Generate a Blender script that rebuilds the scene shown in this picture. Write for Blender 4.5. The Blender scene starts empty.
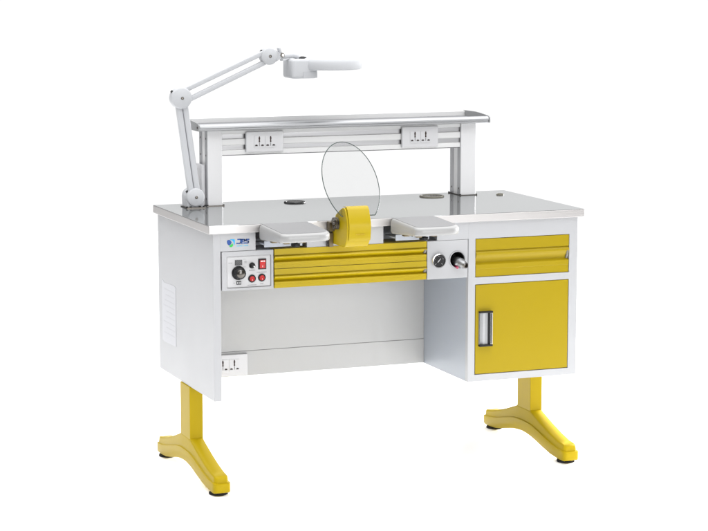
import bpy, bmesh, math, random
from mathutils import Vector, Matrix
random.seed(7)
PI = math.pi
scene = bpy.context.scene
COL = scene.collection
FLOOR = 0.006            # measured height of the pad bottoms; everything is lowered by it so the floor is z = 0

# ------------------------------------------------------------------ materials
def mat(name, col, rough=.45, metal=0., spec=.5, coat=0., bump=0., bscale=400., var=0., vscale=6., **kw):
    m = bpy.data.materials.new(name); m.use_nodes = True
    nt = m.node_tree; b = nt.nodes['Principled BSDF']
    b.inputs['Base Color'].default_value = (*col, 1)
    b.inputs['Roughness'].default_value = rough
    b.inputs['Metallic'].default_value = metal
    b.inputs['Specular IOR Level'].default_value = spec
    b.inputs['Coat Weight'].default_value = coat
    b.inputs['Coat Roughness'].default_value = .15
    for k, v in kw.items(): b.inputs[k.replace('_', ' ')].default_value = v
    tc = nt.nodes.new('ShaderNodeTexCoord')
    if bump:
        n = nt.nodes.new('ShaderNodeTexNoise'); n.inputs['Scale'].default_value = bscale
        n.inputs['Detail'].default_value = 2
        nt.links.new(tc.outputs['Object'], n.inputs['Vector'])
        bp = nt.nodes.new('ShaderNodeBump'); bp.inputs['Strength'].default_value = bump
        bp.inputs['Distance'].default_value = .001
        nt.links.new(n.outputs['Fac'], bp.inputs['Height']); nt.links.new(bp.outputs['Normal'], b.inputs['Normal'])
    if var:
        n2 = nt.nodes.new('ShaderNodeTexNoise'); n2.inputs['Scale'].default_value = vscale
        n2.inputs['Detail'].default_value = 5
        nt.links.new(tc.outputs['Object'], n2.inputs['Vector'])
        mr = nt.nodes.new('ShaderNodeMapRange')
        mr.inputs['To Min'].default_value = max(rough - var, .02); mr.inputs['To Max'].default_value = rough + var
        nt.links.new(n2.outputs['Fac'], mr.inputs['Value']); nt.links.new(mr.outputs['Result'], b.inputs['Roughness'])
    return m

def brushed(name, col, rough, axis, strength=.25, lo=.8, **kw):
    """metal with fine streaks running along one axis"""
    m = mat(name, col, rough, 1., **kw)
    nt = m.node_tree; b = nt.nodes['Principled BSDF']
    tc = next(n for n in nt.nodes if n.type == 'TEX_COORD')
    mp = nt.nodes.new('ShaderNodeMapping')
    s = [260., 260., 260.]; s[axis] = 3.
    mp.inputs['Scale'].default_value = s
    n = nt.nodes.new('ShaderNodeTexNoise'); n.inputs['Scale'].default_value = 1.; n.inputs['Detail'].default_value = 3
    nt.links.new(tc.outputs['Object'], mp.inputs['Vector']); nt.links.new(mp.outputs['Vector'], n.inputs['Vector'])
    mr = nt.nodes.new('ShaderNodeMapRange'); mr.inputs['To Min'].default_value = rough * lo; mr.inputs['To Max'].default_value = rough * 1.3
    nt.links.new(n.outputs['Fac'], mr.inputs['Value']); nt.links.new(mr.outputs['Result'], b.inputs['Roughness'])
    bp = nt.nodes.new('ShaderNodeBump'); bp.inputs['Strength'].default_value = strength; bp.inputs['Distance'].default_value = .0003
    nt.links.new(n.outputs['Fac'], bp.inputs['Height']); nt.links.new(bp.outputs['Normal'], b.inputs['Normal'])
    return m

M = dict(
    paint=mat('white_powder_coat', (.385, .389, .402), .38, bump=.12, bscale=900, var=.06),
    inner=mat('shaded_white_coat', (.345, .375, .425), .4, bump=.12, bscale=900, var=.06),  # the white coat with the inner side wall's cool shade put into its colour
    panel=mat('back_panel_paint', (.435, .435, .432), .5, bump=.12, bscale=900, var=.06),
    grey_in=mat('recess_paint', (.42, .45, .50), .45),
    yellow=mat('yellow_powder_coat', (.315, .228, .003), .34, spec=.2, bump=.22, bscale=800, var=.06, vscale=9),
    yellow_light=mat('lighter_yellow', (.410, .298, .003), .30, spec=.25, bump=.22, bscale=800, var=.06, vscale=9),  # lighter tone of the yellow, on centre drawers and shield holder
    yellow_leg=mat('yellow_leg_enamel', (.375, .268, .003), .42, spec=.12, bump=.1, bscale=300, var=.05, vscale=9),
    steel=mat('polished_stainless_top', (.55, .557, .56), .075, .80, var=.02, vscale=3, Specular_Tint=(.60, .61, .615, 1)),
    edge=brushed('brushed_steel_edge', (.54, .525, .52), .42, 0),
    alu=brushed('anodised_aluminium', (.36, .365, .375), .42, 0, Specular_Tint=(.62, .62, .63, 1)),
    alu_dark=brushed('grey_aluminium_groove', (.42, .42, .43), .42, 0),
    rail=mat('white_rail_plastic', (.72, .72, .72), .35),
    post=mat('white_post_lacquer', (.66, .66, .67), .30, var=.05),
    post_side=mat('grey_post_channel', (.38, .385, .40), .4, .4),
    plastic=mat('white_plastic', (.58, .58, .595), .32, coat=.2),
    lamp=mat('white_lamp_enamel', (.51, .52, .54), .5, spec=.1),
    lampgrey=mat('grey_lamp_panel', (.42, .43, .45), .4),
    arm=mat('light_grey_arm_rest_plastic', (.325, .325, .325), .36, coat=.15, bump=.1, bscale=600),
    armtop=mat('grey_arm_rest_pad', (.195, .195, .20), .5, bump=.35, bscale=700),
    black=mat('black_plastic', (.010, .010, .011), .42, spec=.3),
    dark=mat('dark_socket_hole', (.03, .012, .01), .6),
    soft_dark=mat('grey_socket_hole', (.12, .12, .125), .6),
    chrome=mat('chrome', (.78, .78, .78), .12, 1.),
    steel_dark=mat('dark_steel', (.12, .11, .10), .3, 1.),
    brass=mat('brass_bracket', (.17, .14, .09), .42, 1.),
    red=mat('red_switch_plastic', (.40, .008, .008), .35, spec=.3),
    redrock=mat('red_translucent_rocker', (.45, .010, .010), .3, spec=.3),
    endgrey=mat('satin_grey_end_cap', (.27, .275, .28), .4),
    capgrey=mat('grey_end_cap_plastic', (.16, .15, .12), .5),
    face=mat('control_face_plate', (.49, .49, .50), .42),
    ink=mat('grey_printed_ink', (.16, .16, .17), .6),
    display=mat('dark_display', (.02, .022, .024), .18, coat=.4),
    segment=mat('grey_display_segment', (.12, .12, .125), .4),
    white=mat('white_print', (.85, .85, .85), .5),
    navy=mat('logo_navy', (.006, .055, .25), .5),
    cyan=mat('logo_cyan', (.004, .33, .66), .5),
    green=mat('logo_green', (.01, .42, .06), .5),
    pale=mat('pale_blue_print', (.10, .55, .80), .5),
    label=mat('glossy_white_label', (.50, .505, .53), .5, spec=.3),
    labelink=mat('faint_label_print', (.475, .48, .505), .5, spec=.3),
    magenta=mat('magenta_plastic', (.28, .006, .05), .4),
    rubber=mat('black_rubber', (.010, .009, .009), .75),
    glassrim=mat('green_glass_edge', (.02, .05, .042), .2, coat=.6),
    silk=mat('embossed_yellow', (.50, .33, .015), .4),
    floor=mat('white_studio_floor', (.95, .95, .95), .85, spec=.1),
)
g = mat('clear_shield_glass', (.81, .815, .815), .01)
gb = g.node_tree.nodes['Principled BSDF']; gb.inputs['Transmission Weight'].default_value = 1; gb.inputs['IOR'].default_value = 1.18
M['glass'] = g

# ------------------------------------------------------------------ helpers
class MB:
    """collects shapes into one mesh with several material slots; world coordinates"""
    def __init__(s): s.bm = bmesh.new(); s.mats = []
    def mi(s, m):
        if m not in s.mats: s.mats.append(m)
        return s.mats.index(m)
    def _tag(s, faces, m, smooth=False):
        i = s.mi(m)
        for f in faces: f.material_index = i; f.smooth = smooth
    def box(s, x0, x1, y0, y1, z0, z1, m, rot=None, bevel=0., seg=2):
        vs = [s.bm.verts.new(v) for v in ((x0,y0,z0),(x1,y0,z0),(x1,y1,z0),(x0,y1,z0),(x0,y0,z1),(x1,y0,z1),(x1,y1,z1),(x0,y1,z1))]
        fs = [s.bm.faces.new([vs[i] for i in q]) for q in ((3,2,1,0),(4,5,6,7),(0,1,5,4),(1,2,6,5),(2,3,7,6),(3,0,4,7))]
        s._tag(fs, m)
        if rot is not None:
            c = Vector(((x0+x1)/2, (y0+y1)/2, (z0+z1)/2))
            bmesh.ops.rotate(s.bm, verts=vs, cent=c, matrix=rot)
        if bevel:
            es = list({e for f in fs for e in f.edges})
            r = bmesh.ops.bevel(s.bm, geom=es, offset=bevel, segments=seg, affect='EDGES', profile=.5)
            s._tag(r['faces'], m, False)
        return s
    def cyl(s, p0, p1, r0, m, r1=None, n=40, cap=True, smooth=True):
        p0 = Vector(p0); p1 = Vector(p1); r1 = r0 if r1 is None else r1
        d = (p1-p0).normalized(); a = d.orthogonal().normalized(); b = d.cross(a)
        A = [s.bm.verts.new(p0+(a*math.cos(t)+b*math.sin(t))*r0) for t in (2*PI*k/n for k in range(n))]
        B = [s.bm.verts.new(p1+(a*math.cos(t)+b*math.sin(t))*r1) for t in (2*PI*k/n for k in range(n))]
        s._tag([s.bm.faces.new((A[k], A[(k+1)%n], B[(k+1)%n], B[k])) for k in range(n)], m, smooth)
        if cap: s._tag([s.bm.faces.new(A[::-1]), s.bm.faces.new(B)], m)
        return s
    def lathe(s, c, axis, prof, m, n=48, smooth=True):
        """prof: list of (r, h) along axis from c"""
        c = Vector(c); d = Vector(axis).normalized(); a = d.orthogonal().normalized(); b = d.cross(a)
        rings = []
        for r, h in prof:
            if r < 1e-6: rings.append([s.bm.verts.new(c+d*h)])
            else: rings.append([s.bm.verts.new(c+d*h+(a*math.cos(2*PI*k/n)+b*math.sin(2*PI*k/n))*r) for k in range(n)])
        fs = []
        for A, B in zip(rings, rings[1:]):
            for k in range(n):
                k2 = (k+1) % n
                q = [A[k] if len(A) > 1 else A[0]]
                if len(A) > 1: q.append(A[k2])
                if len(B) > 1: q += [B[k2], B[k]]
                else: q.append(B[0])
                if len(q) >= 3: fs.append(s.bm.faces.new(q))
        s._tag(fs, m, smooth); return s
    def ring(s, c, axis, R, r, m, n=48, k2=12):
        prof = [(R+r*math.cos(2*PI*k/k2), r*math.sin(2*PI*k/k2)) for k in range(k2+1)]
        return s.lathe(c, axis, prof, m, n)
    def prism(s, pts, axis, a0, a1, m, smooth=False, capm=None):
        """polygon pts in the two other axes, extruded along axis ('x','y','z') from a0 to a1"""
        def P(p, a):
            return {'x': (a, p[0], p[1]), 'y': (p[0], a, p[1]), 'z': (p[0], p[1], a)}[axis]
        A = [s.bm.verts.new(P(p, a0)) for p in pts]; B = [s.bm.verts.new(P(p, a1)) for p in pts]
        n = len(pts)
        s._tag([s.bm.faces.new((A[k], A[(k+1)%n], B[(k+1)%n], B[k])) for k in range(n)], m, smooth)
        s._tag([s.bm.faces.new(A[::-1]), s.bm.faces.new(B)], capm or m)
        return s
    def plate(s, outer, holes, y0, y1, m, axis='y'):
        """flat plate with holes, outline given in (x, z) for axis y or (x, y) for axis z"""
        def P(p, a): return (p[0], a, p[1]) if axis == 'y' else (p[0], p[1], a)
        loops = [outer]+holes; es = []; lv = []
        for L in loops:
            vs = [s.bm.verts.new(P(p, y0)) for p in L]; lv.append(vs)
            es += [s.bm.edges.new((vs[k], vs[(k+1) % len(vs)])) for k in range(len(vs))]
        r = bmesh.ops.triangle_fill(s.bm, edges=es, use_beauty=True, use_dissolve=False)
        f0 = [f for f in r['geom'] if isinstance(f, bmesh.types.BMFace)]
        s._tag(f0, m)
        mp = {}
        for vs in lv:
            for v in vs: mp[v] = s.bm.verts.new(v.co+Vector(((0, y1-y0, 0) if axis == 'y' else (0, 0, y1-y0))))
        f1 = [s.bm.faces.new([mp[v] for v in f.verts][::-1]) for f in f0]
        s._tag(f1, m)
        for vs in lv:
            s._tag([s.bm.faces.new((vs[k], vs[(k+1) % len(vs)], mp[vs[(k+1) % len(vs)]], mp[vs[k]])) for k in range(len(vs))], m, False)
        return s
    def sweep(s, path, r, m, n=10, cyclic=False):
        path = [Vector(p) for p in path]; rings = []
        N = len(path); a = None
        for i, p in enumerate(path):
            t = (path[min(i+1, N-1)]-path[max(i-1, 0)]).normalized()
            if a is None: a = t.orthogonal().normalized()
            a = (a - t*a.dot(t)).normalized(); b = t.cross(a)
            rings.append([s.bm.verts.new(p+(a*math.cos(2*PI*k/n)+b*math.sin(2*PI*k/n))*r) for k in range(n)])
        fs = [s.bm.faces.new((A[k], A[(k+1)%n], B[(k+1)%n], B[k])) for A, B in zip(rings, rings[1:]) for k in range(n)]
        s._tag(fs, m, True)
        s._tag([s.bm.faces.new(rings[0][::-1]), s.bm.faces.new(rings[-1])], m)
        return s

def build(name, mb, root, parent=None, bevel=0., seg=2, smooth_angle=None, label=None):
    """links the mesh as ONE object below parent (default: the thing's root)"""
    bm = mb.bm
    bmesh.ops.recalc_face_normals(bm, faces=bm.faces)
    off = Vector(root['origin']) if root else Vector((0, 0, FLOOR))
    bmesh.ops.translate(bm, verts=bm.verts, vec=-off)
    me = bpy.data.meshes.new(name); bm.to_mesh(me); bm.free()
    for m in mb.mats: me.materials.append(M[m])
    o = bpy.data.objects.new(name, me); COL.objects.link(o)
    o.parent = parent or root
    if bevel:
        b = o.modifiers.new('bevel', 'BEVEL'); b.width = bevel; b.segments = seg; b.limit_method = 'ANGLE'; b.angle_limit = math.radians(40)
        b.harden_normals = True; b.use_clamp_overlap = True
        for p in me.polygons: p.use_smooth = True
        me.set_sharp_from_angle(angle=math.radians(smooth_angle or 35))
    elif smooth_angle:
        for p in me.polygons: p.use_smooth = True
        me.set_sharp_from_angle(angle=math.radians(smooth_angle))
    if label: o['label'] = label
    return o

def thing(name, origin, label, cat):
    o = bpy.data.objects.new(name, None); COL.objects.link(o)
    o.location = (origin[0], origin[1], origin[2]-FLOOR); o['origin'] = origin
    o['label'] = label; o['category'] = cat
    o.empty_display_size = .1
    return o

def circ(cx, cz, r, n=48): return [(cx+r*math.cos(2*PI*k/n), cz+r*math.sin(2*PI*k/n)) for k in range(n)]
def rrect(x0, x1, z0, z1, r, n=6):
    r = r if isinstance(r, (list, tuple)) else [r]*4       # bl, br, tr, tl
    out = []
    for (cx, cz, a, q) in ((x0+r[0], z0+r[0], PI, r[0]), (x1-r[1], z0+r[1], 1.5*PI, r[1]), (x1-r[2], z1-r[2], 0, r[2]), (x0+r[3], z1-r[3], .5*PI, r[3])):
        out += [(cx+q*math.cos(a+PI/2*k/n), cz+q*math.sin(a+PI/2*k/n)) for k in range(n+1)]
    return out
def rect(x0, x1, z0, z1): return [(x0, z0), (x1, z0), (x1, z1), (x0, z1)]

W, D, ZT, TH = 1.2, .5796, .8, .0238
F = .007                                    # front plane of the body
ZB = .2868                                  # underside of the body
XL0, XL1, XR1 = .0139, .0365, 1.1816
XC, XCI, XDR = .8156, .8386, 1.1533

bench = thing('workbench', (.6, .29, FLOOR), 'white and yellow workbench with mirror steel top, drawers, riser shelf and yellow legs', 'workbench')

# ------------------------------------------------------------------ tabletop
t = MB(); t.plate(rect(.0012, W-.0012, .0012, D-.0012), [circ(.4325, .4815, .031), circ(.9010, .4860, .036), circ(1.1265, .4510, .011)], ZT-.0012, ZT, 'steel', axis='z')
top = build('tabletop', t, bench)
t = MB(); t.plate(rect(0, W, 0, D), [circ(.4325, .4815, .031), circ(.9010, .4860, .036), circ(1.1265, .4510, .011)], ZT-TH, ZT-.0012, 'edge', axis='z')
build('edge_band', t, bench, top, bevel=.0012)

def grommet(cx, cy, R, m, slot):
    q = MB()
    q.lathe((cx, cy, ZT), (0, 0, 1), [(R*.80, -.015), (R*.80, .0012), (R*.86, .0042), (R*.97, .0036), (R, .0008), (R, .0002)], m)
    q.lathe((cx, cy, ZT), (0, 0, 1), [(0, slot), (R*.805, slot)], 'steel_dark' if m != 'black' else 'black')
    if m == 'black':
        q.lathe((cx, cy-.002, ZT), (0, 0, 1), [(0, .0022), (R*.76, .0022), (R*.78, -.001)], 'black')
        q.box(cx-.008, cx+.006, cy-R*.86, cy-R*.35, ZT+.0005, ZT+.0030, 'chrome', bevel=.001)
    if m == 'capgrey' and R > .02:
        for k in range(5):
            q.box(cx-R*.1+k*.009, cx-R*.1+.004+k*.009, cy-.016, cy+.02, ZT-.004, ZT+.0022, 'steel_dark')
        q.box(cx-R*.7, cx-R*.15, cy-.02, cy+.02, ZT-.004, ZT+.0016, 'alu')
    return q
build('cable_grommet', grommet(.4325, .4815, .0345, 'black', -.006), bench, smooth_angle=40)
build('cable_grommet', grommet(.9010, .4860, .0400, 'capgrey', -.001), bench, smooth_angle=40, label='silver cable grommet with a dark slotted lid')
build('cable_grommet', grommet(1.1265, .4510, .0125, 'capgrey', -.001), bench, smooth_angle=40, label='smallest cable grommet, by the right rear corner')

# ------------------------------------------------------------------ body panels
t = MB(); t.box(XL0, XL1, F, .5750, ZB, ZT-TH-.0006, 'paint')
side = build('side_panel', t, bench, bevel=.0004)
# ventilation label on the outer face
t = MB()
pts = [(.388, .384), (.520, .380), (.5360, .386), (.5360, .560), (.529, .5745), (.512, .5660), (.400, .5700), (.3885, .564)]
t.prism(pts, 'x', XL0-.0007, XL0-.0001, 'label')
for k in range(9):
    z = .545-k*.017
    t.box(XL0-.0010, XL0-.0006, .402, .402+random.choice((.09, .11, .12)), z, z+.0035, 'labelink')
build('side_label', t, bench, side)

aprons = []                                 # apron: three front pieces with two arm rest openings, recess walls behind
for x0, x1 in ((XL1+.0001, .1423), (.3000, .5400), (.7130, XC-.0001)):
    t = MB(); t.box(x0, x1, F, F+.022, .7243, ZT-TH-.0006, 'paint')
    aprons.append(build('apron', t, bench))
apron = aprons[0]
t = MB()
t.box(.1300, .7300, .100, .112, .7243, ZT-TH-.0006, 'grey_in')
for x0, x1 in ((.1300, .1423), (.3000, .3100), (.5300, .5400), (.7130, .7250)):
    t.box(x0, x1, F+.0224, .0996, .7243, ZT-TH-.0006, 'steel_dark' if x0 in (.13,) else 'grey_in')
build('recess_wall', t, bench)

# logo ----------------------------------------------------------------
LG = F
def flat(q, pts, m, y=LG, th=.0005): q.prism(pts, 'y', y-th, y-.0001, m)
def stroke(q, p, w, m, y=LG):
    for (x0, z0), (x1, z1) in zip(p, p[1:]):
        d = Vector((x1-x0, z1-z0)); L = d.length; d /= L; n = Vector((-d.y, d.x))*w/2; e = d*w*.35
        flat(q, [(x0-e.x-n.x, z0-e.y-n.y), (x1+e.x-n.x, z1+e.y-n.y), (x1+e.x+n.x, z1+e.y+n.y), (x0-e.x+n.x, z0-e.y+n.y)], m, y)
t = MB()
flat(t, [(.0560, .7545), (.0590, .7572), (.0640, .7570), (.0672, .7545), (.0700, .7505), (.0690, .7465), (.0655, .7425), (.0615, .7418), (.0575, .7450), (.0560, .7500)], 'navy')
flat(t, [(.0655, .7588), (.0785, .7585), (.0797, .7560), (.0795, .7470), (.0780, .7420), (.0762, .7425), (.0758, .7500), (.0735, .7535), (.0700, .7560), (.0650, .7570)], 'cyan')
flat(t, [(.0622, .7408), (.0650, .7412), (.0690, .7440), (.0728, .7470), (.0745, .7405), (.0715, .7370), (.0675, .7358), (.0640, .7375)], 'green')
w = .0034
dz = .0012
stroke(t, [(.0885, .7575), (.0975, .7572), (.0973, .7480), (.0950, .7458), (.0850, .7460)], w, 'navy')                       # J
stroke(t, [(.1010, .7435+dz), (.1012, .7570)], w, 'navy')                                                                     # P
stroke(t, [(.1012, .7568), (.1085, .7566), (.1095, .7545), (.1090, .7520), (.1030, .7515)], w, 'navy')
stroke(t, [(.1225, .7562), (.1145, .7564), (.1130, .7545), (.1140, .7522), (.1200, .7512), (.1212, .7485), (.1195, .7458), (.1060, .7462)], w, 'navy')  # S
for k, x in enumerate((.0855, .0903, .0950, .0997, .1075, .1123, .1170)):                                                  # tiny illegible strapline
    for j in range(2): stroke(t, [(x, .7398-j*.0022), (x+.0030, .7396-j*.0022)], .0007, 'pale')
    stroke(t, [(x+.0006+.0006*(k % 3), .7404), (x+.0006+.0006*(k % 3), .7368)], .0007, 'pale')
build('printed_logo', t, bench, apron)

# ------------------------------------------------------------------ back panel with socket
BP = .3435
t = MB(); t.box(XL1+.0003, XC-.0003, BP+.0012, BP+.018, .3660, .776, 'panel')
t.box(XL1+.0003, XC-.0003, BP, BP+.018, .2882, .3652, 'panel')
t.box(XL1+.0003, XC-.0003, BP+.002, BP+.017, .3650, .3662, 'soft_dark')
build('back_panel', t, bench, bevel=.0008)

def socket_plate(x0, x1, z0, z1, y, root=bench, parent=None, label=None):
    """double universal socket, plate front at y"""
    q = MB(); cx, cz = (x0+x1)/2, (z0+z1)/2
    q.box(x0, x1, y, y+.010, z0, z1, 'plastic', bevel=.0016)
    for s in (-1, 1):
        mx = cx+s*.0185
        q.prism(rrect(mx-.0165, mx+.0165, cz-.0185, cz+.0185, .002), 'y', y-.0014, y+.001, 'plastic')
        q.prism(rrect(mx-.0019, mx+.0019, cz+.0020, cz+.0165, .0012), 'y', y-.0018, y-.001, 'dark')
        q.prism(rrect(mx-.0026, mx+.0026, cz+.0075, cz+.0135, .0015), 'y', y-.0019, y-.001, 'dark')
        q.prism(rrect(mx-.0022, mx+.0022, cz-.0020, cz+.0026, .0010), 'y', y-.0019, y-.001, 'dark')
        q.prism(rrect(mx-.0009, mx+.0009, cz-.0135, cz-.0035, .0005), 'y', y-.0018, y-.001, 'soft_dark')
        for u in (-1, 1):
            hx = mx+u*.0098
            q.prism([(hx-.0046, cz-.0135), (hx+.0046, cz-.0135), (hx+.0040 if u < 0 else hx+.0046, cz-.0098), (hx-.0005*u, cz-.0080), (hx-.0046 if u < 0 else hx-.0040, cz-.0098)], 'y', y-.0019, y-.001, 'soft_dark')
            q.prism(rrect(hx-.0022, hx+.0022, cz-.0130, cz-.0095, .0008), 'y', y-.00205, y-.001, 'dark')
    return build('power_socket', q, root, parent, label=label)
socket_plate(.1010, .2242, .2925, .3585, BP-.0102, label='double power socket low on the back panel')

# ------------------------------------------------------------------ cabinet
DZ0, DZ1 = .6062, .7239
OZ0, OZ1 = .3082, .5850
t = MB()
t.plate(rect(XC, XR1, ZB, ZT-TH-.0006), [rect(XCI, XDR, DZ0, DZ1), rect(XCI, XDR, OZ0, OZ1)], F, F+.018, 'paint')
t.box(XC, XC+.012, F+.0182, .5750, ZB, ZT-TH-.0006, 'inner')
t.box(XR1-.012, XR1, F+.0182, .5750, ZB, ZT-TH-.0006, 'paint')
t.box(XC+.0122, XR1-.0122, F+.0182, .5750, ZB, ZB+.012, 'paint')
t.box(XC+.0122, XR1-.0122, .5630, .5750, ZB+.0122, ZT-TH-.0006, 'paint')
t.box(XC+.0122, XR1-.0122, F+.0182, .5628, (DZ0+OZ1)/2-.006, (DZ0+OZ1)/2+.006, 'paint')
cab = build('cabinet', t, bench, bevel=.0005)

def drawer_front(x0, x1, z0, z1, y, depth, root=bench, col='yellow_light'):
    """front with a pressed full-width finger pull, grey end pieces inside the groove"""
    h = z1-z0; P = lambda f, d: (y+d, z1-f*h)
    prof = [P(0, 0), P(.295, 0), P(.306, .0032), P(.322, .0032), P(.338, .0004), P(.360, -.0024), P(.390, -.0036), P(.43, -.0030), P(.48, .0000),
            P(.53, .0040), P(.58, .0078), P(.62, .0092), P(.645, .0070), P(.665, .0022), P(.68, 0), P(.79, 0), P(.805, .0014), P(1, .0014), (y+.022, z0), (y+.022, z1)]
    q = MB(); q.prism(prof, 'x', x0, x1, col)
    for f in q.bm.faces: f.smooth = True
    q.box(x0+.004, x1-.004, y+.0225, y+depth, z0+.004, z1-.004, 'paint')
    d = build('drawer', q, root, smooth_angle=38)
    c = MB()
    cap = [P(.325, .0120), P(.34, .0002), P(.39, -.0034), P(.46, -.0034), P(.56, -.0004), P(.64, .0050), P(.63, .0120)]
    c.prism(cap, 'x', x1-.0085, x1-.0006, 'capgrey')
    build('pull_end_cap', c, root, d, bevel=.002, seg=3)
    return d
drawer_front(XCI+.0022, XDR-.0012, DZ0+.0012, DZ1-.0016, F+.0012, .40, col='yellow')
drawer_front(.1996, .6785, .6662, .7236, F-.0010, .32)
drawer_front(.1996, .6785, .6092, .6650, F-.0010, .32)
t = MB(); t.box(.1975, .6800, F+.012, .0230, .6085, .7238, 'steel_dark')
t.box(.1975, .6800, F+.0235, BP-.004, .7232, .7240, 'yellow')
build('drawer_carcass', t, bench)

t = MB(); t.box(XCI+.0022, XDR-.0014, F+.0010, F+.019, OZ0+.0016, OZ1-.0014, 'yellow')
door = build('door', t, bench, bevel=.0012)
t = MB(); hx0, hx1, hz0, hz1, hy = .8500, .8935, .3950, .5030, F+.0008
t.box(hx0, hx1, hy-.0030, hy, hz0, hz1, 'chrome', bevel=.0008)
# concave bright cup on the left, raised grip on the right
n = 10
cup = [(hx0+.002+(.026)*k/n, hy-.0032-.0045*(1-math.sin(PI*k/n))) for k in range(n+1)]
t.prism(cup+[(hx0+.028, hy-.0008), (hx0+.002, hy-.0008)], 'z', hz0+.006, hz1-.006, 'alu', smooth=False)
t.box(hx0+.0300, hx0+.0340, hy-.0060, hy-.0010, hz0+.006, hz1-.006, 'black')
t.box(hx0+.0345, hx1-.0005, hy-.0120, hy-.0010, hz0+.006, hz1-.006, 'chrome', bevel=.0012)
for z0, z1 in ((hz0, hz0+.0055), (hz1-.0055, hz1)):
    t.box(hx0-.0005, hx1+.0005, hy-.0135, hy-.0005, z0, z1, 'black', bevel=.0018)
build('handle', t, bench, door)

# ------------------------------------------------------------------ control panel
CY = F-.0012
t = MB()
x0, x1, z0, z1 = .0397, .1966, .6092, .7230
t.plate(rect(x0, x1, z0, z1), [rrect(.0545, .1890, .6165, .7085, .004)], CY, CY+.010, 'paint')
t.box(x0, x1, CY+.0102, .22, z0, z1, 'paint')
cp = build('control_panel', t, bench, bevel=.0012)
t = MB(); t.prism(rrect(.0552, .1883, .6172, .7078, .004), 'y', CY+.0035, CY+.012, 'face')
t.prism(rrect(.0575, .1862, .6190, .7060, .003), 'y', CY+.0028, CY+.0036, 'face')
fy = CY+.0028
def bar(q, xa, xb, z, th=.0008, m='ink'): q.box(xa, xb, fy-.0003, fy+.0003, z-th/2, z+th/2, m)
# tiny legends too small to read: short strokes in the places of the printed words
def legend(q, xa, xb, z, h=.0026):
    x = xa
    while x < xb:
        w_ = random.uniform(.0009, .0019)
        q.box(x, min(x+w_, xb), fy-.0003, fy+.0003, z-h/2*random.uniform(.6, 1), z+h/2*random.uniform(.6, 1), 'ink'); x += w_+random.uniform(.0006, .0010)
bar(t, .0600, .0690, .6895); t.prism([(.0690, .6883), (.0725, .6895), (.0690, .6907)], 'y', fy-.0003, fy+.0003, 'ink')
bar(t, .1040, .1128, .6985, .0006); bar(t, .1040, .1128, .6765, .0006)
legend(t, .1090, .1160, .6925, .0022); legend(t, .1090, .1160, .6885, .0016)
bar(t, .0905, .0912, .6770, .006); bar(t, .0905, .0912, .6430, .006)
legend(t, .1225, .1410, .6655); legend(t, .1460, .1760, .6585, .0024); legend(t, .1175, .1455, .6220+.0005, .0022); legend(t, .1560, .1665, .6240, .0022)
legend(t, .0750, .0800, .6310, .0018)
build('face_plate', t, bench, cp)
t = MB(); t.box(.0800, .1018, fy-.0012, fy+.001, .6822, .6975, 'display', bevel=.0005)
for k in range(3):
    for a, b, c, d in ((0, .0042, .0058, .0066), (0, .0042, 0, .0008), (0, .0042, -.0058, -.0050), (-.0002, .0006, 0, .0062), (.0036, .0044, -.0056, .006), (-.0002, .0006, -.0056, 0)):
        t.box(.0826+k*.0062+a, .0826+k*.0062+b, fy-.0015, fy-.0011, .6897+c, .6897+d, 'segment')
build('digital_display', t, bench, cp)
t = MB(); c = (.0905, fy, .6598)
t.lathe(c, (0, -1, 0), [(.0205, 0), (.0205, .0020), (.0185, .0035)], 'black')
t.lathe(c, (0, -1, 0), [(.0185, .0030), (.0170, .0060), (.0162, .0200), (.0150, .0222), (.0120, .0225)], 'black')
t.lathe(c, (0, -1, 0), [(.0122, .0223), (.0118, .0232), (0, .0232)], 'steel_dark')
for k in range(28):
    a = 2*PI*k/28
    t.cyl((c[0]+.0168*math.cos(a), fy-.006, c[2]+.0168*math.sin(a)), (c[0]+.0160*math.cos(a), fy-.020, c[2]+.0160*math.sin(a)), .0009, 'black', n=6)
t.box(c[0]-.0007, c[0]+.0007, fy-.0237, fy-.0230, c[2]+.003, c[2]+.0115, 'white')
build('speed_knob', t, bench, cp, label='largest black knob of the control panel')
t = MB(); t.box(.0840, .0985, fy-.0010, fy+.001, .6255, .6360, 'display', bevel=.0004)
for x in (.0862, .0912, .0950): t.box(x, x+.0022, fy-.0014, fy-.0009, .6280, .6335, 'face')
build('slot_indicator', t, bench, cp)
t = MB(); c = (.1318, fy, .6795)
t.lathe(c, (0, -1, 0), [(.0088, 0), (.0088, .0020), (.0072, .0028), (.0068, .0110), (.0055, .0122), (0, .0122)], 'black')
t.prism(rrect(c[0]+.0005, c[0]+.0042, c[2]-.0042, c[2]+.0005, .001), 'y', fy-.0130, fy-.0121, 'chrome')
build('small_knob', t, bench, cp)
t = MB(); t.box(.1505, .1748, fy-.0025, fy+.001, .6668, .6978, 'black', bevel=.0008)
t.prism([(fy-.0072, .6942), (fy-.0046, .6830), (fy-.0050, .6702), (fy, .6702), (fy, .6942)], 'x', .1545, .1712, 'redrock')
for k in range(3): t.box(.1562+k*.0048, .1592+k*.0048, fy-.0074, fy-.0062, .6895, .6930, 'white')
t.box(.1622, .1632, fy-.0053, fy-.0040, .6735, .6785, 'white')
build('rocker_switch', t, bench, cp)
for cx in (.1312, .1612):
    t = MB(); c = (cx, fy, .6412 if cx < .15 else .6425)
    t.lathe(c, (0, -1, 0), [(.0115, 0), (.0115, .0020), (.0100, .0032), (.0080, .0030), (.0078, .0010)], 'black')
    t.lathe(c, (0, -1, 0), [(.0078, .001), (.0074, .0042), (.0040, .0050), (0, .0048)], 'red')
    t.box(c[0]-.0004, c[0]+.0004, fy-.0056, fy-.0046, c[2]-.0050, c[2]-.0018, 'white')
    build('push_switch', t, bench, cp, smooth_angle=40)

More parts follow.
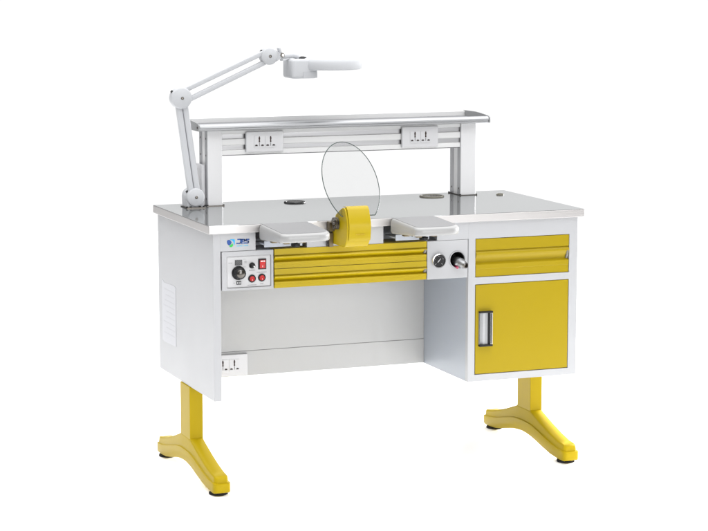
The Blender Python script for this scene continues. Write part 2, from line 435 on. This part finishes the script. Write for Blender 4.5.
# ------------------------------------------------------------------ gauge panel
GY = F-.0008
t = MB(); t.plate(rect(.6808, .8135, .6084, .7235), [circ(.7785, .6642, .0225)], GY, GY+.004, 'paint')
t.box(.6808, .6838, GY+.0042, .20, .6084, .7235, 'paint'); t.box(.8105, .8135, GY+.0042, .20, .6084, .7235, 'paint')
t.box(.6840, .8103, GY+.0042, .20, .6084, .6110, 'paint'); t.box(.6840, .8103, GY+.0042, .20, .7209, .7235, 'paint')
gp = build('gauge_panel', t, bench, bevel=.0008)
t = MB(); c = (.7168, GY, .6642)
t.lathe(c, (0, -1, 0), [(.0225, 0), (.0228, .0050), (.0210, .0078), (.0188, .0080), (.0182, .0050)], 'chrome')
t.lathe(c, (0, -1, 0), [(.0184, .0045), (0, .0045)], 'black')
for k in range(21):
    a = math.radians(225-270*k/20); r0, r1 = (.0132, .0162) if k % 5 else (.0118, .0162)
    p0 = Vector((c[0]+r0*math.cos(a), GY-.0047, c[2]+r0*math.sin(a))); p1 = Vector((c[0]+r1*math.cos(a), GY-.0047, c[2]+r1*math.sin(a)))
    t.cyl(p0, p1, .00030, 'segment' if k % 5 else 'white', n=4)
a = math.radians(48)
t.cyl((c[0]-.006*math.cos(a), GY-.0055, c[2]-.006*math.sin(a)), (c[0]+.0085*math.cos(a), GY-.0055, c[2]+.0085*math.sin(a)), .0009, 'white', r1=.0005, n=8)
t.lathe((c[0], GY-.005, c[2]), (0, -1, 0), [(.0022, 0), (.0020, .0012), (0, .0014)], 'alu')
build('pressure_gauge', t, bench, gp, smooth_angle=40)
t = MB(); c = (.7785, GY, .6642)
t.lathe(c, (0, -1, 0), [(.0222, -.060), (.0222, 0), (.0240, .0022), (.0262, .0020), (.0268, 0)], 'alu')
t.lathe(c, (0, -1, 0), [(.0218, .0005), (.0205, -.004), (.0200, -.055), (0, -.055)], 'black')
build('port_collar', t, bench, gp, smooth_angle=50)
t = MB(); a0 = Vector((.7770, .042, .6610)); a1 = Vector((.7955, -.036, .6470)); d = (a1-a0).normalized()
t.lathe(a0, d, [(0, 0), (.0125, 0), (.0130, .020), (.0155, .024), (.0155, .045), (.0120, .051), (.0118, .060), (.0088, .063), (.0085, .071)], 'alu')
t.lathe(a0, d, [(.0087, .070), (.0056, .0715), (.0054, .066), (0, .066)], 'steel_dark')
side_v = d.cross(Vector((0, 0, 1))).normalized()
p = a0+d*.046
t.cyl(p+side_v*.006, p+side_v*.023, .0036, 'alu', r1=.0028, n=16)
t.cyl(p+side_v*.023, p+side_v*.0265, .0020, 'black', n=12)
t.cyl(a0+d*.036-Vector((.010, 0, .009)), a0+d*.048-Vector((.0125, 0, .0115)), .0045, 'magenta', n=16)
build('hose_coupling', t, bench, gp, smooth_angle=45)

# ------------------------------------------------------------------ arm rests
def arm_rest(xa, xb, tag):
    dep = .207
    plan = rrect(xa, xb, -dep, -.0035, [.024, .046, .007, .007], 8)
    inner = rrect(xa+.0085, xb-.0060, -dep+.016, -.0045, [.020, .040, .004, .004], 8)
    zt = lambda y: ZT+.0004+.0085*(y/dep)
    zb = lambda y: .7535 - .0160*(y/dep)
    q = MB(); n = len(plan)
    def grow(p, k):     # shrink an outline towards its centre by k metres
        cx = (xa+xb)/2; cy = -dep/2
        return (p[0]-math.copysign(min(k, abs(p[0]-cx)), p[0]-cx), p[1]-math.copysign(min(k, abs(p[1]-cy)), p[1]-cy))
    lev = []
    for sh, f in ((.0050, 0), (.0018, .06), (.0, .16), (.0, .72), (.0022, .90), (.0060, .985), (.0100, 1.)):
        L = []
        for pnt in plan:
            x, y = grow(pnt, sh); L.append(q.bm.verts.new((x, y, zb(y)*(1-f)+zt(y)*f)))
        lev.append(L)
    fs = [q.bm.faces.new((A[k], A[(k+1)%n], B[(k+1)%n], B[k])) for A, B in zip(lev, lev[1:]) for k in range(n)]
    fs += [q.bm.faces.new(lev[0][::-1])]
    q._tag(fs, 'arm', True)
    q._tag([q.bm.faces.new(lev[-1])], 'arm', False)
    a = build('arm_rest', q, bench, smooth_angle=50, label=tag)
    q = MB()
    A = [q.bm.verts.new((x, y, zt(y)-.001)) for x, y in inner]; B = [q.bm.verts.new((x, y, zt(y)+.0006)) for x, y in inner]
    m_ = len(inner)
    q._tag([q.bm.faces.new((A[k], A[(k+1)%m_], B[(k+1)%m_], B[k])) for k in range(m_)]+[q.bm.faces.new(B)], 'armtop')
    build('rest_pad', q, bench, a)
    q = MB()                                            # steel hanger below with its clamp knob
    cx = xa+.062
    q.box(xa+.010, xb-.030, -.020, .060, .7400, .7440, 'grey_in')
    q.box(xa+.010, xb-.030, -.0235, -.0205, .7345, .7520, 'grey_in')
    for k, (dx, dy) in enumerate(((.012, -.085), (.036, -.120), (.060, -.090), (.088, -.110), (.104, -.070))):
        q.box(xa+dx, xa+dx+.018, dy, dy+.022, .7535, .7660, 'brass', bevel=.002)
        q.cyl((xa+dx+.009, dy+.011, .7535), (xa+dx+.009, dy+.011, .7575), .0058, 'brass', n=6, smooth=False)
    q.box(xa+.020, xa+.110, -.130, -.010, .7585, .7625, 'alu')
    build('hanger_bracket', q, bench, a, bevel=.0006)
    q = MB(); kc = (cx+.030 if xa < .3 else cx+.022, -.060, .7385)
    q.lathe(kc, (0, 0, 1), [(0, -.0005), (.0125, -.0005), (.0135, .001), (.0135, .0075), (.0120, .0085), (.0060, .0090), (.0060, .0190), (0, .0190)], 'black', n=14, smooth=False)
    build('clamp_knob', q, bench, a)
    return a
arm_rest(.1490, .3050, 'left arm rest, next to the control panel')
arm_rest(.5570, .7040, 'right arm rest, above the pressure gauge')

# ------------------------------------------------------------------ shield holder and glass
hx0, hx1 = .3745, .4475
body = [(-.0002, .7335), (-.099, .7335), (-.108, .738), (-.1165, .749), (-.1235, .765), (-.1268, .790), (-.1250, .806), (-.1180, .824),
        (-.1090, .8425), (-.0990, .8475), (-.0860, .8465), (-.0600, .8360), (-.0310, .8210), (-.0290, .8140), (-.0300, .7800), (-.0002, .7700)]
t = MB(); t.prism(body, 'x', hx0, hx1, 'yellow_light')
hold = build('shield_holder', t, bench, bevel=.0022, seg=3)
flap_o = [(-.0840, .8505), (-.0990, .8520), (-.1080, .8500), (-.1150, .8420), (-.1290, .8080), (-.1312, .7960), (-.1275, .7640), (-.1255, .7560)]
flap_i = [(y+.0026, z-.0022) for y, z in flap_o]
t = MB(); t.prism(flap_o+flap_i[::-1], 'x', hx0+.0050, hx1-.0006, 'yellow_light')
fl = build('hood', t, bench, hold, bevel=.0009, seg=2, smooth_angle=40)
t = MB()
for k, x in enumerate((.0, .005, .0095, .0145, .019, .0235)):
    t.box(hx0+.026+x, hx0+.026+x+.0032, -.1306, -.1296, .7725, .7740, 'silk')
build('embossed_mark', t, bench, hold)
t = MB()
pth = [(hx0-.0165+.0150*k/60., -.056+.0125*math.cos(2*PI*k/15), .799+.0165*math.sin(2*PI*k/15)) for k in range(61)]
t.sweep(pth, .0015, 'steel_dark', n=8)
t.cyl((hx0-.018, -.056, .799), (hx0+.001, -.056, .799), .0040, 'steel_dark', n=20)
t.sweep([(hx0-.0015, -.056, .7825), (hx0-.0015, -.030, .7790), (hx0-.0015, .004, .7770)], .0016, 'steel_dark', n=8)
build('hinge_spring', t, bench, hold)
t = MB(); t.box(hx0-.0135, hx0-.0005, -.0160, .0098, .7250, .7660, 'brass'); t.box(hx0-.0160, hx0-.0005, -.0260, -.0030, .7720, .7990, 'brass')
t.box(hx0-.0150, hx0-.0130, -.0100, .0090, .7250, .7660, 'steel_dark')
for z in (.7360, .7540): t.cyl((hx0-.0180, -.004, z), (hx0-.0130, -.004, z), .0028, 'steel_dark', n=12)
build('hinge_plate', t, bench, hold, bevel=.0008)
# oval clear shield leaning back from the slot in the holder, cut flat at its foot
gc = Vector((.4228, -.0300, .9125)); a_, b_, tilt = .0848, .1370, math.radians(35)
U = Vector((1, 0, 0)); V = Vector((0, math.sin(tilt), math.cos(tilt))); N_ = U.cross(V)
pts = []
th0 = math.asin(-.8)
for k in range(97):
    th = th0+(2*PI-(PI+2*th0)*1.0)*0 + (PI-2*th0)*k/96.
    pts.append(gc+U*a_*math.cos(th)+V*b_*math.sin(th))
t = MB(); hh = .0014
A = [t.bm.verts.new(p-N_*hh) for p in pts]; B = [t.bm.verts.new(p+N_*hh) for p in pts]; n = len(pts)
t._tag([t.bm.faces.new(A[::-1]), t.bm.faces.new(B)], 'glass')
t._tag([t.bm.faces.new((A[k], A[(k+1)%n], B[(k+1)%n], B[k])) for k in range(n)], 'glassrim')
gsh = build('glass_shield', t, bench)
t = MB(); t.sweep(pts+[pts[0]], .00135, 'glassrim', n=6)
build('ground_edge', t, bench, gsh)

# ------------------------------------------------------------------ legs
def leg(xc, tag):
    hw = .02075; yc = .2934
    q = MB(); q.box(xc-hw, xc+hw, .2446, .3421, .1235, ZB-.0004, 'yellow_leg')
    lg = build('leg', q, bench, bevel=.0022, seg=3, label=tag)
    # foot: stations along y (distance from the column centre: bottom, step, top)
    st = [(0, .0520, .0875, .1282), (.03, .0505, .0870, .1282), (.049, .0485, .0860, .1280), (.062, .0470, .0845, .1225), (.09, .0420, .0800, .1135), (.14, .0315, .0690, .0975),
          (.20, .0205, .0560, .0810), (.25, .0165, .0485, .0700), (.278, .0160, .0470, .0670), (.286, .0162, .0469, .0662), (.292, .0165, .0468, .0655), (.297, .0171, .0465, .0645), (.301, .0182, .0460, .0632), (.304, .0198, .0455, .0612), (.3055, .0215, .0450, .0590)]
    full = [(-d, b, s, tp) for d, b, s, tp in st[::-1]]+st[1:]
    q = MB(); rings = []
    for d, b, s, tp in full:
        e = max(0, abs(d)-.278)/.0275; k = (1-(e*.93)**3.2)**(1/3.2); y = yc+d
        wl, wu = .0272*k, .0218*k
        nar = max(0, abs(d)-.28)*.35*(1 if d > 0 else -1)
        R = [(-wl*.90, b, 0), (-wl, b+.004, 0), (-wl, s-.0035, 0), (-wl*.975, s-.0006, 0), (-wu-.0012, s+.0008, nar), (-wu-.0004, s+.0030, nar),
             (-wu*.985, tp-.0060, nar), (-wu*.93, tp-.0018, nar), (-wu*.84, tp, nar)]
        R = R+[(-x, z, yy) for x, z, yy in R[::-1]]
        rings.append([q.bm.verts.new((xc+x, y-yy, z)) for x, z, yy in R])
    m_ = len(rings[0])
    fs = [q.bm.faces.new((A[k], A[(k+1)%m_], B[(k+1)%m_], B[k])) for A, B in zip(rings, rings[1:]) for k in range(m_)]
    for E_ in (rings[0], rings[-1]):       # nose faces: strips between the left and right half of the outline
        fs += [q.bm.faces.new((E_[k], E_[k+1], E_[m_-2-k], E_[m_-1-k])) for k in range(m_//2-1)]
    q._tag(fs, 'yellow_leg', True)
    f = build('foot', q, bench, lg, bevel=0, smooth_angle=42)
    for y in (.0330, .5560):
        q = MB(); q.lathe((xc, y, FLOOR), (0, 0, 1), [(0, 0), (.0250, 0), (.0265, .0015), (.0262, .0060), (.0240, .0085), (.0100, .0090), (.0100, .0200), (0, .0200)], 'rubber', n=36)
        for k in range(30):
            a = 2*PI*k/30
            q.box(xc+.0262*math.cos(a)-.0014, xc+.0262*math.cos(a)+.0014, y+.0262*math.sin(a)-.0014, y+.0262*math.sin(a)+.0014, FLOOR+.0012, FLOOR+.0068, 'rubber')
        build('levelling_pad', q, bench, lg)
leg(.03155, 'leg under the left side panel'); leg(1.16395, 'leg under the cabinet')

# ------------------------------------------------------------------ riser shelf
t = MB()
t.box(.1170, 1.0900, .4800, .6500, 1.0400, 1.0445, 'alu')
riser = build('riser_shelf', t, bench)
# front rail: rounded extrusion with a groove
y0, y1, z0, z1 = .4600, .4820, 1.0335, 1.0550
prof = [(y0+.003, z0), (y1, z0), (y1, z1-.0045), (y0+.0120, z1), (y0+.0060, z1-.0012), (y0+.0022, z1-.0042), (y0, z1-.0080), (y0, z0+.0085), (y0+.0022, z0+.0070), (y0+.0022, z0+.0045), (y0+.0004, z0+.0035), (y0+.0008, z0+.0010)]
t = MB(); t.prism(prof, 'x', .1180, 1.0890, 'alu'); build('front_rail', t, bench, riser, bevel=.0008, smooth_angle=28)
t = MB(); t.prism([(.6500, 1.0335), (.6620, 1.0335), (.6620, 1.0590), (.6560, 1.0605), (.6500, 1.0590)], 'x', .1180, 1.0890, 'rail'); build('back_rail', t, bench, riser, bevel=.0008)
for x0, x1 in ((.1135, .1178), (1.0892, 1.0935)):
    t = MB(); e = [(.4585, 1.0350), (.4620, 1.0330), (.6625, 1.0330), (.6635, 1.0620), (.5700, 1.0630), (.5300, 1.0612), (.4680, 1.0562), (.4590, 1.0510)]
    t.prism(e, 'x', x0, x1, 'endgrey')
    t.box(x0-.0006 if x0 < .5 else x0+.002, x0+.002 if x0 < .5 else x1+.0006, .5480, .5500, 1.0340, 1.0585, 'steel_dark')
    for y in (.4705, .6400):
        xs = (x0-.0020, x0+.001) if x0 < .5 else (x1-.001, x1+.0020)
        t.cyl((xs[0], y, 1.0440), (xs[1], y, 1.0440), .0034, 'steel_dark', n=16)
    build('end_cap', t, bench, riser, bevel=.0007)
def post(x0, x1, tag):
    q = MB()
    def channel(ya, yb, front):
        w_ = x1-x0
        if front:        # broad fluted white face on a grey channel
            pf = []
            nfl = 7
            pf = [(x0, yb), (x0, ya+.0012), (x0+.0012, ya)]
            for k in range(1, nfl):
                xx = x0+w_*k/nfl; pf += [(xx-.0006, ya), (xx, ya+.00025), (xx+.0006, ya)]
            pf += [(x1-.0012, ya), (x1, ya+.0012), (x1, yb)]
            q.prism(pf, 'z', ZT+.0020, 1.0332, 'post')
        else: q.box(x0, x1, ya, yb, ZT+.0020, 1.0332, 'post')
    channel(.4795, .5060, True); channel(.5360, .5640, False)
    q.box(x0+.0006, x1-.0006, .5062, .5358, ZT+.0020, 1.0330, 'rail')
    for xs in (x0-.0004, x1+.0004):
        for ya, yb in ((.4835, .5050), (.5370, .5630)):
            q.box(min(xs, xs), xs, ya, yb, ZT+.003, 1.033, 'post_side') if False else None
            q.box(xs-.0004, xs+.0004, ya, yb, ZT+.003, 1.0325, 'post_side')
        for y, z in ((.5500, 1.0080), (.4940, 1.0080), (.5500, .9560), (.4940, .9560), (.5500, .8220), (.4940, .8220)):
            q.cyl((xs-.0012, y, z), (xs+.0012, y, z), .0030, 'steel_dark', n=12)
    p = build('post', q, bench, riser, label=tag)
    q = MB(); q.box(x0-.0040, x1+.0040, .4745, .5710, ZT, ZT+.0019, 'steel_dark')
    for x in (x0-.0020, x1+.0020):
        q.cyl((x, .4775, ZT+.0010), (x, .4775, ZT+.0045), .0030, 'black', n=12)
        q.cyl((x, .5680, ZT+.0010), (x, .5680, ZT+.0045), .0030, 'black', n=12)
    build('base_plate', q, bench, riser)
post(.1478, .1953, 'left post of the riser shelf'); post(.9996, 1.0523, 'right post of the riser shelf')
t = MB()                                    # slotted rail between the posts: white bars with two grey grooves
xa, xb = .1957, .9992
t.box(xa, xb, .4930, .5050, .9560, 1.0330, 'alu_dark')
for z0, z1 in ((1.0215, 1.0332), (.9870, 1.0050), (.9562, .9710)): t.box(xa, xb, .4850, .4929, z0, z1, 'rail')
t.box(xa, xb, .4865, .5045, .9540, .9558, 'soft_dark')
for z0, z1 in ((1.0052, 1.0062), (1.0200, 1.0213), (.9712, .9722), (.9856, .9868)): t.box(xa, xb, .4890, .4929, z0, z1, 'rail')
build('slotted_rail', t, bench, riser, bevel=.0006)
socket_plate(.2710, .3937, .9635, 1.0270, .4745, parent=riser, label='left double socket on the slotted rail')
socket_plate(.7928, .9175, .9615, 1.0275, .4745, parent=riser, label='right double socket on the slotted rail')
t = MB(); t.box(.1330, .1472, .4985, .5750, ZT+.0004, .9270, 'plastic', bevel=.003)
t.prism(rrect(.511, .563, .820, .915, .003), 'x', .1322, .1331, 'face')
t.cyl((.1310, .5400, .8960), (.1330, .5400, .8960), .0024, 'dark', n=12); t.cyl((.1310, .5400, .8730), (.1330, .5400, .8730), .0018, 'soft_dark', n=12)
build('side_outlet_box', t, bench, riser)

# ------------------------------------------------------------------ magnifier lamp
lamp = thing('magnifier_lamp', (.093, .46, ZT), 'white magnifying lamp on a jointed double arm at the left end of the tabletop', 'lamp')
J0 = Vector((.0985, .46, .8335)); J1 = Vector((.0574, .46, 1.1376)); J2 = Vector((.3397, .46, 1.2595))
def joint(q, c, r, ya, yb):
    q.lathe((c.x, ya, c.z), (0, 1, 0), [(0, -.0005), (r*.42, -.0005), (r*.52, .0010), (r*.88, .0022), (r*.97, .0045), (r, .0080), (r, yb-ya-.008), (r*.96, yb-ya-.003), (r*.80, yb-ya), (0, yb-ya)], 'lamp')
    q.lathe((c.x, ya, c.z), (0, -1, 0), [(.0048, -.001), (.0046, .0016), (.0030, .0022), (0, .0016)], 'steel_dark', n=20)
t = MB()
arch = [(.0735, ZT+.0032), (.1245, ZT+.0032)]+[(J0.x+.0262*math.cos(a), J0.z+.0262*math.sin(a)) for a in (PI*k/16 for k in range(17))]
t.prism(arch, 'y', .4500, .5080, 'lamp')
t.box(.0690, .1280, .4400, .5100, ZT, ZT+.0030, 'steel_dark')
for x in (.070, .082, .112, .124):
    t.cyl((x, .4450, ZT+.003), (x, .4450, ZT+.0062), .0034, 'black', n=12)
build('lamp_base', t, lamp, smooth_angle=40)
for i, (c, r) in enumerate(((J0, .0280), (J1, .0325), (J2, .0262))):
    q = MB(); joint(q, c, r, .4400, .4800)
    a = 2.5
    q.box(c.x+r*math.cos(a)-.004, c.x+r*math.cos(a)+.002, .4560, .4640, c.z+r*math.sin(a)-.0035, c.z+r*math.sin(a)+.0035, 'black', rot=Matrix.Rotation(-a, 3, 'Y'))
    build('joint', q, lamp, smooth_angle=40)
def barm(q, p0, p1, w_, d_, m='lamp'):
    """flat bar between two points of a y = const plane with rounded section"""
    d = (p1-p0); L = d.length; d.normalize(); n_ = Vector((-d.z, 0, d.x))
    prof = rrect(-w_/2, w_/2, -d_/2, d_/2, min(w_, d_)*.28, 4)
    A = [q.bm.verts.new(p0+n_*u+Vector((0, v, 0))) for u, v in prof]; B = [q.bm.verts.new(p1+n_*u+Vector((0, v, 0))) for u, v in prof]
    k_ = len(prof)
    q._tag([q.bm.faces.new((A[k], A[(k+1)%k_], B[(k+1)%k_], B[k])) for k in range(k_)]+[q.bm.faces.new(A[::-1]), q.bm.faces.new(B)], m, True)
d = (J1-J0).normalized(); n_ = Vector((-d.z, 0, d.x))
for s_ in (-1, 1):
    q = MB(); barm(q, J0+n_*s_*.0098+d*.012, J1+n_*s_*.0098-d*.012, .0186, .018); build('lower_arm_bar', q, lamp, smooth_angle=50)
d = (J2-J1).normalized(); n_ = Vector((-d.z, 0, d.x))
for s_, s2 in ((-.0155, -.0125), (.0165, .0165)):
    q = MB(); barm(q, J1+n_*s_+d*.012, J2+n_*s2-d*.008, .0150, .018); build('upper_arm_bar', q, lamp, smooth_angle=50)
t = MB()                                    # clevis, wing screw and neck
t.prism([(J2.x-.004, J2.z+.0255), (J2.x+.018, J2.z+.0190), (J2.x+.040, J2.z+.0065), (J2.x+.040, J2.z-.0065), (J2.x+.018, J2.z-.0185), (J2.x-.004, J2.z-.0255)], 'y', .4470, .4730, 'lamp')
t.lathe((J2.x+.0420, .444, J2.z+.0030), (0, 1, 0), [(0, 0), (.0062, 0), (.0070, .003), (.0070, .030), (0, .030)], 'steel_dark', n=20)
t.lathe((J2.x+.0420, .4430, J2.z+.0030), (0, -1, 0), [(.0035, 0), (.0030, .002), (0, .002)], 'chrome', n=16)
t.box(J2.x+.0330, J2.x+.0400, .450, .470, J2.z+.0060, J2.z+.0260, 'lamp', rot=Matrix.Rotation(-.3, 3, 'Y'), bevel=.002)
t.box(J2.x+.0400, J2.x+.0470, .452, .468, J2.z-.0150, J2.z-.0040, 'lamp', bevel=.002)
build('wing_clamp', t, lamp, smooth_angle=40)
t = MB()
t.sweep([(J2.x+.044, .460, J2.z-.0010), (J2.x+.058, .460, J2.z-.0010), (J2.x+.080, .460, J2.z+.0010), (J2.x+.094, .460, J2.z-.0020), (J2.x+.1000, .460, J2.z-.0080)], .0078, 'lamp', n=16)
t.lathe((.4500, .4600, 1.2500), (0, 0, 1), [(.0150, 0), (.0150, .0040), (.0060, .0070), (0, .0070)], 'black', n=24)
build('neck', t, lamp, smooth_angle=50)
hc = Vector((.5430, .4600, 1.2215)); R = .0990
t = MB()
t.lathe(hc, (0, 0, 1), [(R*.66, .0020), (R*.70, -.0040), (R*.95, -.0050), (R*.985, -.0030), (R, .0030), (R*1.005, .0100), (R*.995, .0185), (R*.965, .0255), (R*.90, .0300), (R*.76, .0328), (R*.42, .0345), (R*.38, .0375), (R*.30, .0385), (0, .0390)], 'lamp', n=72)
# housing block on the arm side
t.box(.4015, .4860, .4150, .5050, 1.1905, 1.2505, 'lamp', bevel=.0090, seg=4)
head = build('lamp_head', t, lamp, smooth_angle=45)
t = MB(); t.prism(rrect(.4375, .4835, 1.1925, 1.2110, .0015), 'y', .4138, .4156, 'lampgrey')
t.box(.4852, .4867, .4250, .4950, 1.1935, 1.2100, 'lampgrey')
build('housing_plate', t, lamp, head)
t = MB(); t.lathe(hc, (0, 0, 1), [(0, -.0040), (R*.35, -.0030), (R*.66, .0015), (R*.66, .0050), (0, .0060)], 'glass', n=56); build('magnifier_lens', t, lamp, head)
t = MB()
t.box(.5790, .5880, .3850, .3960, 1.2440, 1.2510, 'black', bevel=.0015); build('lens_cover_catch', t, lamp, head)

# ------------------------------------------------------------------ floor, light, camera
ROOM, CEIL = .12, 2.6
me = bpy.data.meshes.new('floor')
me.from_pydata([(-3, -1.6, 0), (5, -1.6, 0), (7, 6, 0), (-3, 6, 0)], [], [(0, 1, 2, 3)])
me.materials.append(M['floor'])
fl_o = bpy.data.objects.new('floor', me); COL.objects.link(fl_o); fl_o['kind'] = 'structure'

w = bpy.data.worlds.new('World'); scene.world = w; w.use_nodes = True
# white studio surround: a lit backdrop behind the bench, a bright ceiling, dimmer room behind the camera
nt = w.node_tree; bg = nt.nodes['Background']; bg.inputs['Color'].default_value = (1, 1, 1, 1)
tc = nt.nodes.new('ShaderNodeTexCoord'); sx = nt.nodes.new('ShaderNodeSeparateXYZ'); nt.links.new(tc.outputs['Generated'], sx.inputs[0])
def mrange(sock, a, b, c, d):
    n = nt.nodes.new('ShaderNodeMapRange'); n.interpolation_type = 'SMOOTHSTEP'
    for k, v in zip(('From Min', 'From Max', 'To Min', 'To Max'), (a, b, c, d)): n.inputs[k].default_value = v
    nt.links.new(sock, n.inputs['Value']); return n.outputs['Result']
def mx(a, b):
    n = nt.nodes.new('ShaderNodeMath'); n.operation = 'MAXIMUM'; nt.links.new(a, n.inputs[0]); nt.links.new(b, n.inputs[1]); return n.outputs[0]
dp = nt.nodes.new('ShaderNodeVectorMath'); dp.operation = 'DOT_PRODUCT'; dp.inputs[1].default_value = (.70, .714, 0)
nt.links.new(tc.outputs['Generated'], dp.inputs[0])
back = mrange(dp.outputs['Value'], .42, .78, ROOM, .93)
ceil_ = mrange(sx.outputs['Z'], .35, .85, 0, CEIL)
nt.links.new(mx(back, ceil_), bg.inputs['Strength'])

def area(name, loc, target, size, power, color=(1, 1, 1), size_y=None):
    L = bpy.data.lights.new(name, 'AREA'); L.energy = power; L.color = color; L.size = size
    if size_y: L.shape = 'RECTANGLE'; L.size_y = size_y
    o = bpy.data.objects.new(name, L); COL.objects.link(o); o.location = loc
    o.rotation_euler = (Vector(target)-Vector(loc)).to_track_quat('-Z', 'Y').to_euler()
    return o
area('added_fill_overhead', (.6, -.4, 4.2), (.6, .3, 0), 5.0, 60, size_y=5.0)  # added lamp out of view, lifts the floor towards white
sr = area('added_fill_right', (4.6, 1.8, .85), (1.9, .8, -.1), 3.6, 118, size_y=1.4); sr.data.spread = math.radians(41)  # added fill lamp out of view, washes out the floor shadow below the bench
area('softbox_front', (1.2, -4.2, 1.0), (.6, .2, .5), 2.6, 70, size_y=1.8)

cam = bpy.data.cameras.new('camera'); co = bpy.data.objects.new('camera', cam); COL.objects.link(co)
scene.camera = co
cam.sensor_width = 36; cam.lens = 2152.83/708*36; cam.clip_end = 500; cam.clip_start = .1
co.location = (-1.8219, -5.8362, 1.5574-FLOOR)
yaw, pit = -.3704, -.1417
fwd = Vector((-math.sin(yaw)*math.cos(pit), math.cos(yaw)*math.cos(pit), math.sin(pit)))
co.rotation_euler = fwd.to_track_quat('-Z', 'Y').to_euler()

scene.render.engine = 'CYCLES'
vs = scene.view_settings; vs.view_transform = 'Standard'; vs.look = 'None'; vs.exposure = .17; vs.gamma = 1
for o in scene.objects:
    if 'origin' in o: del o['origin']
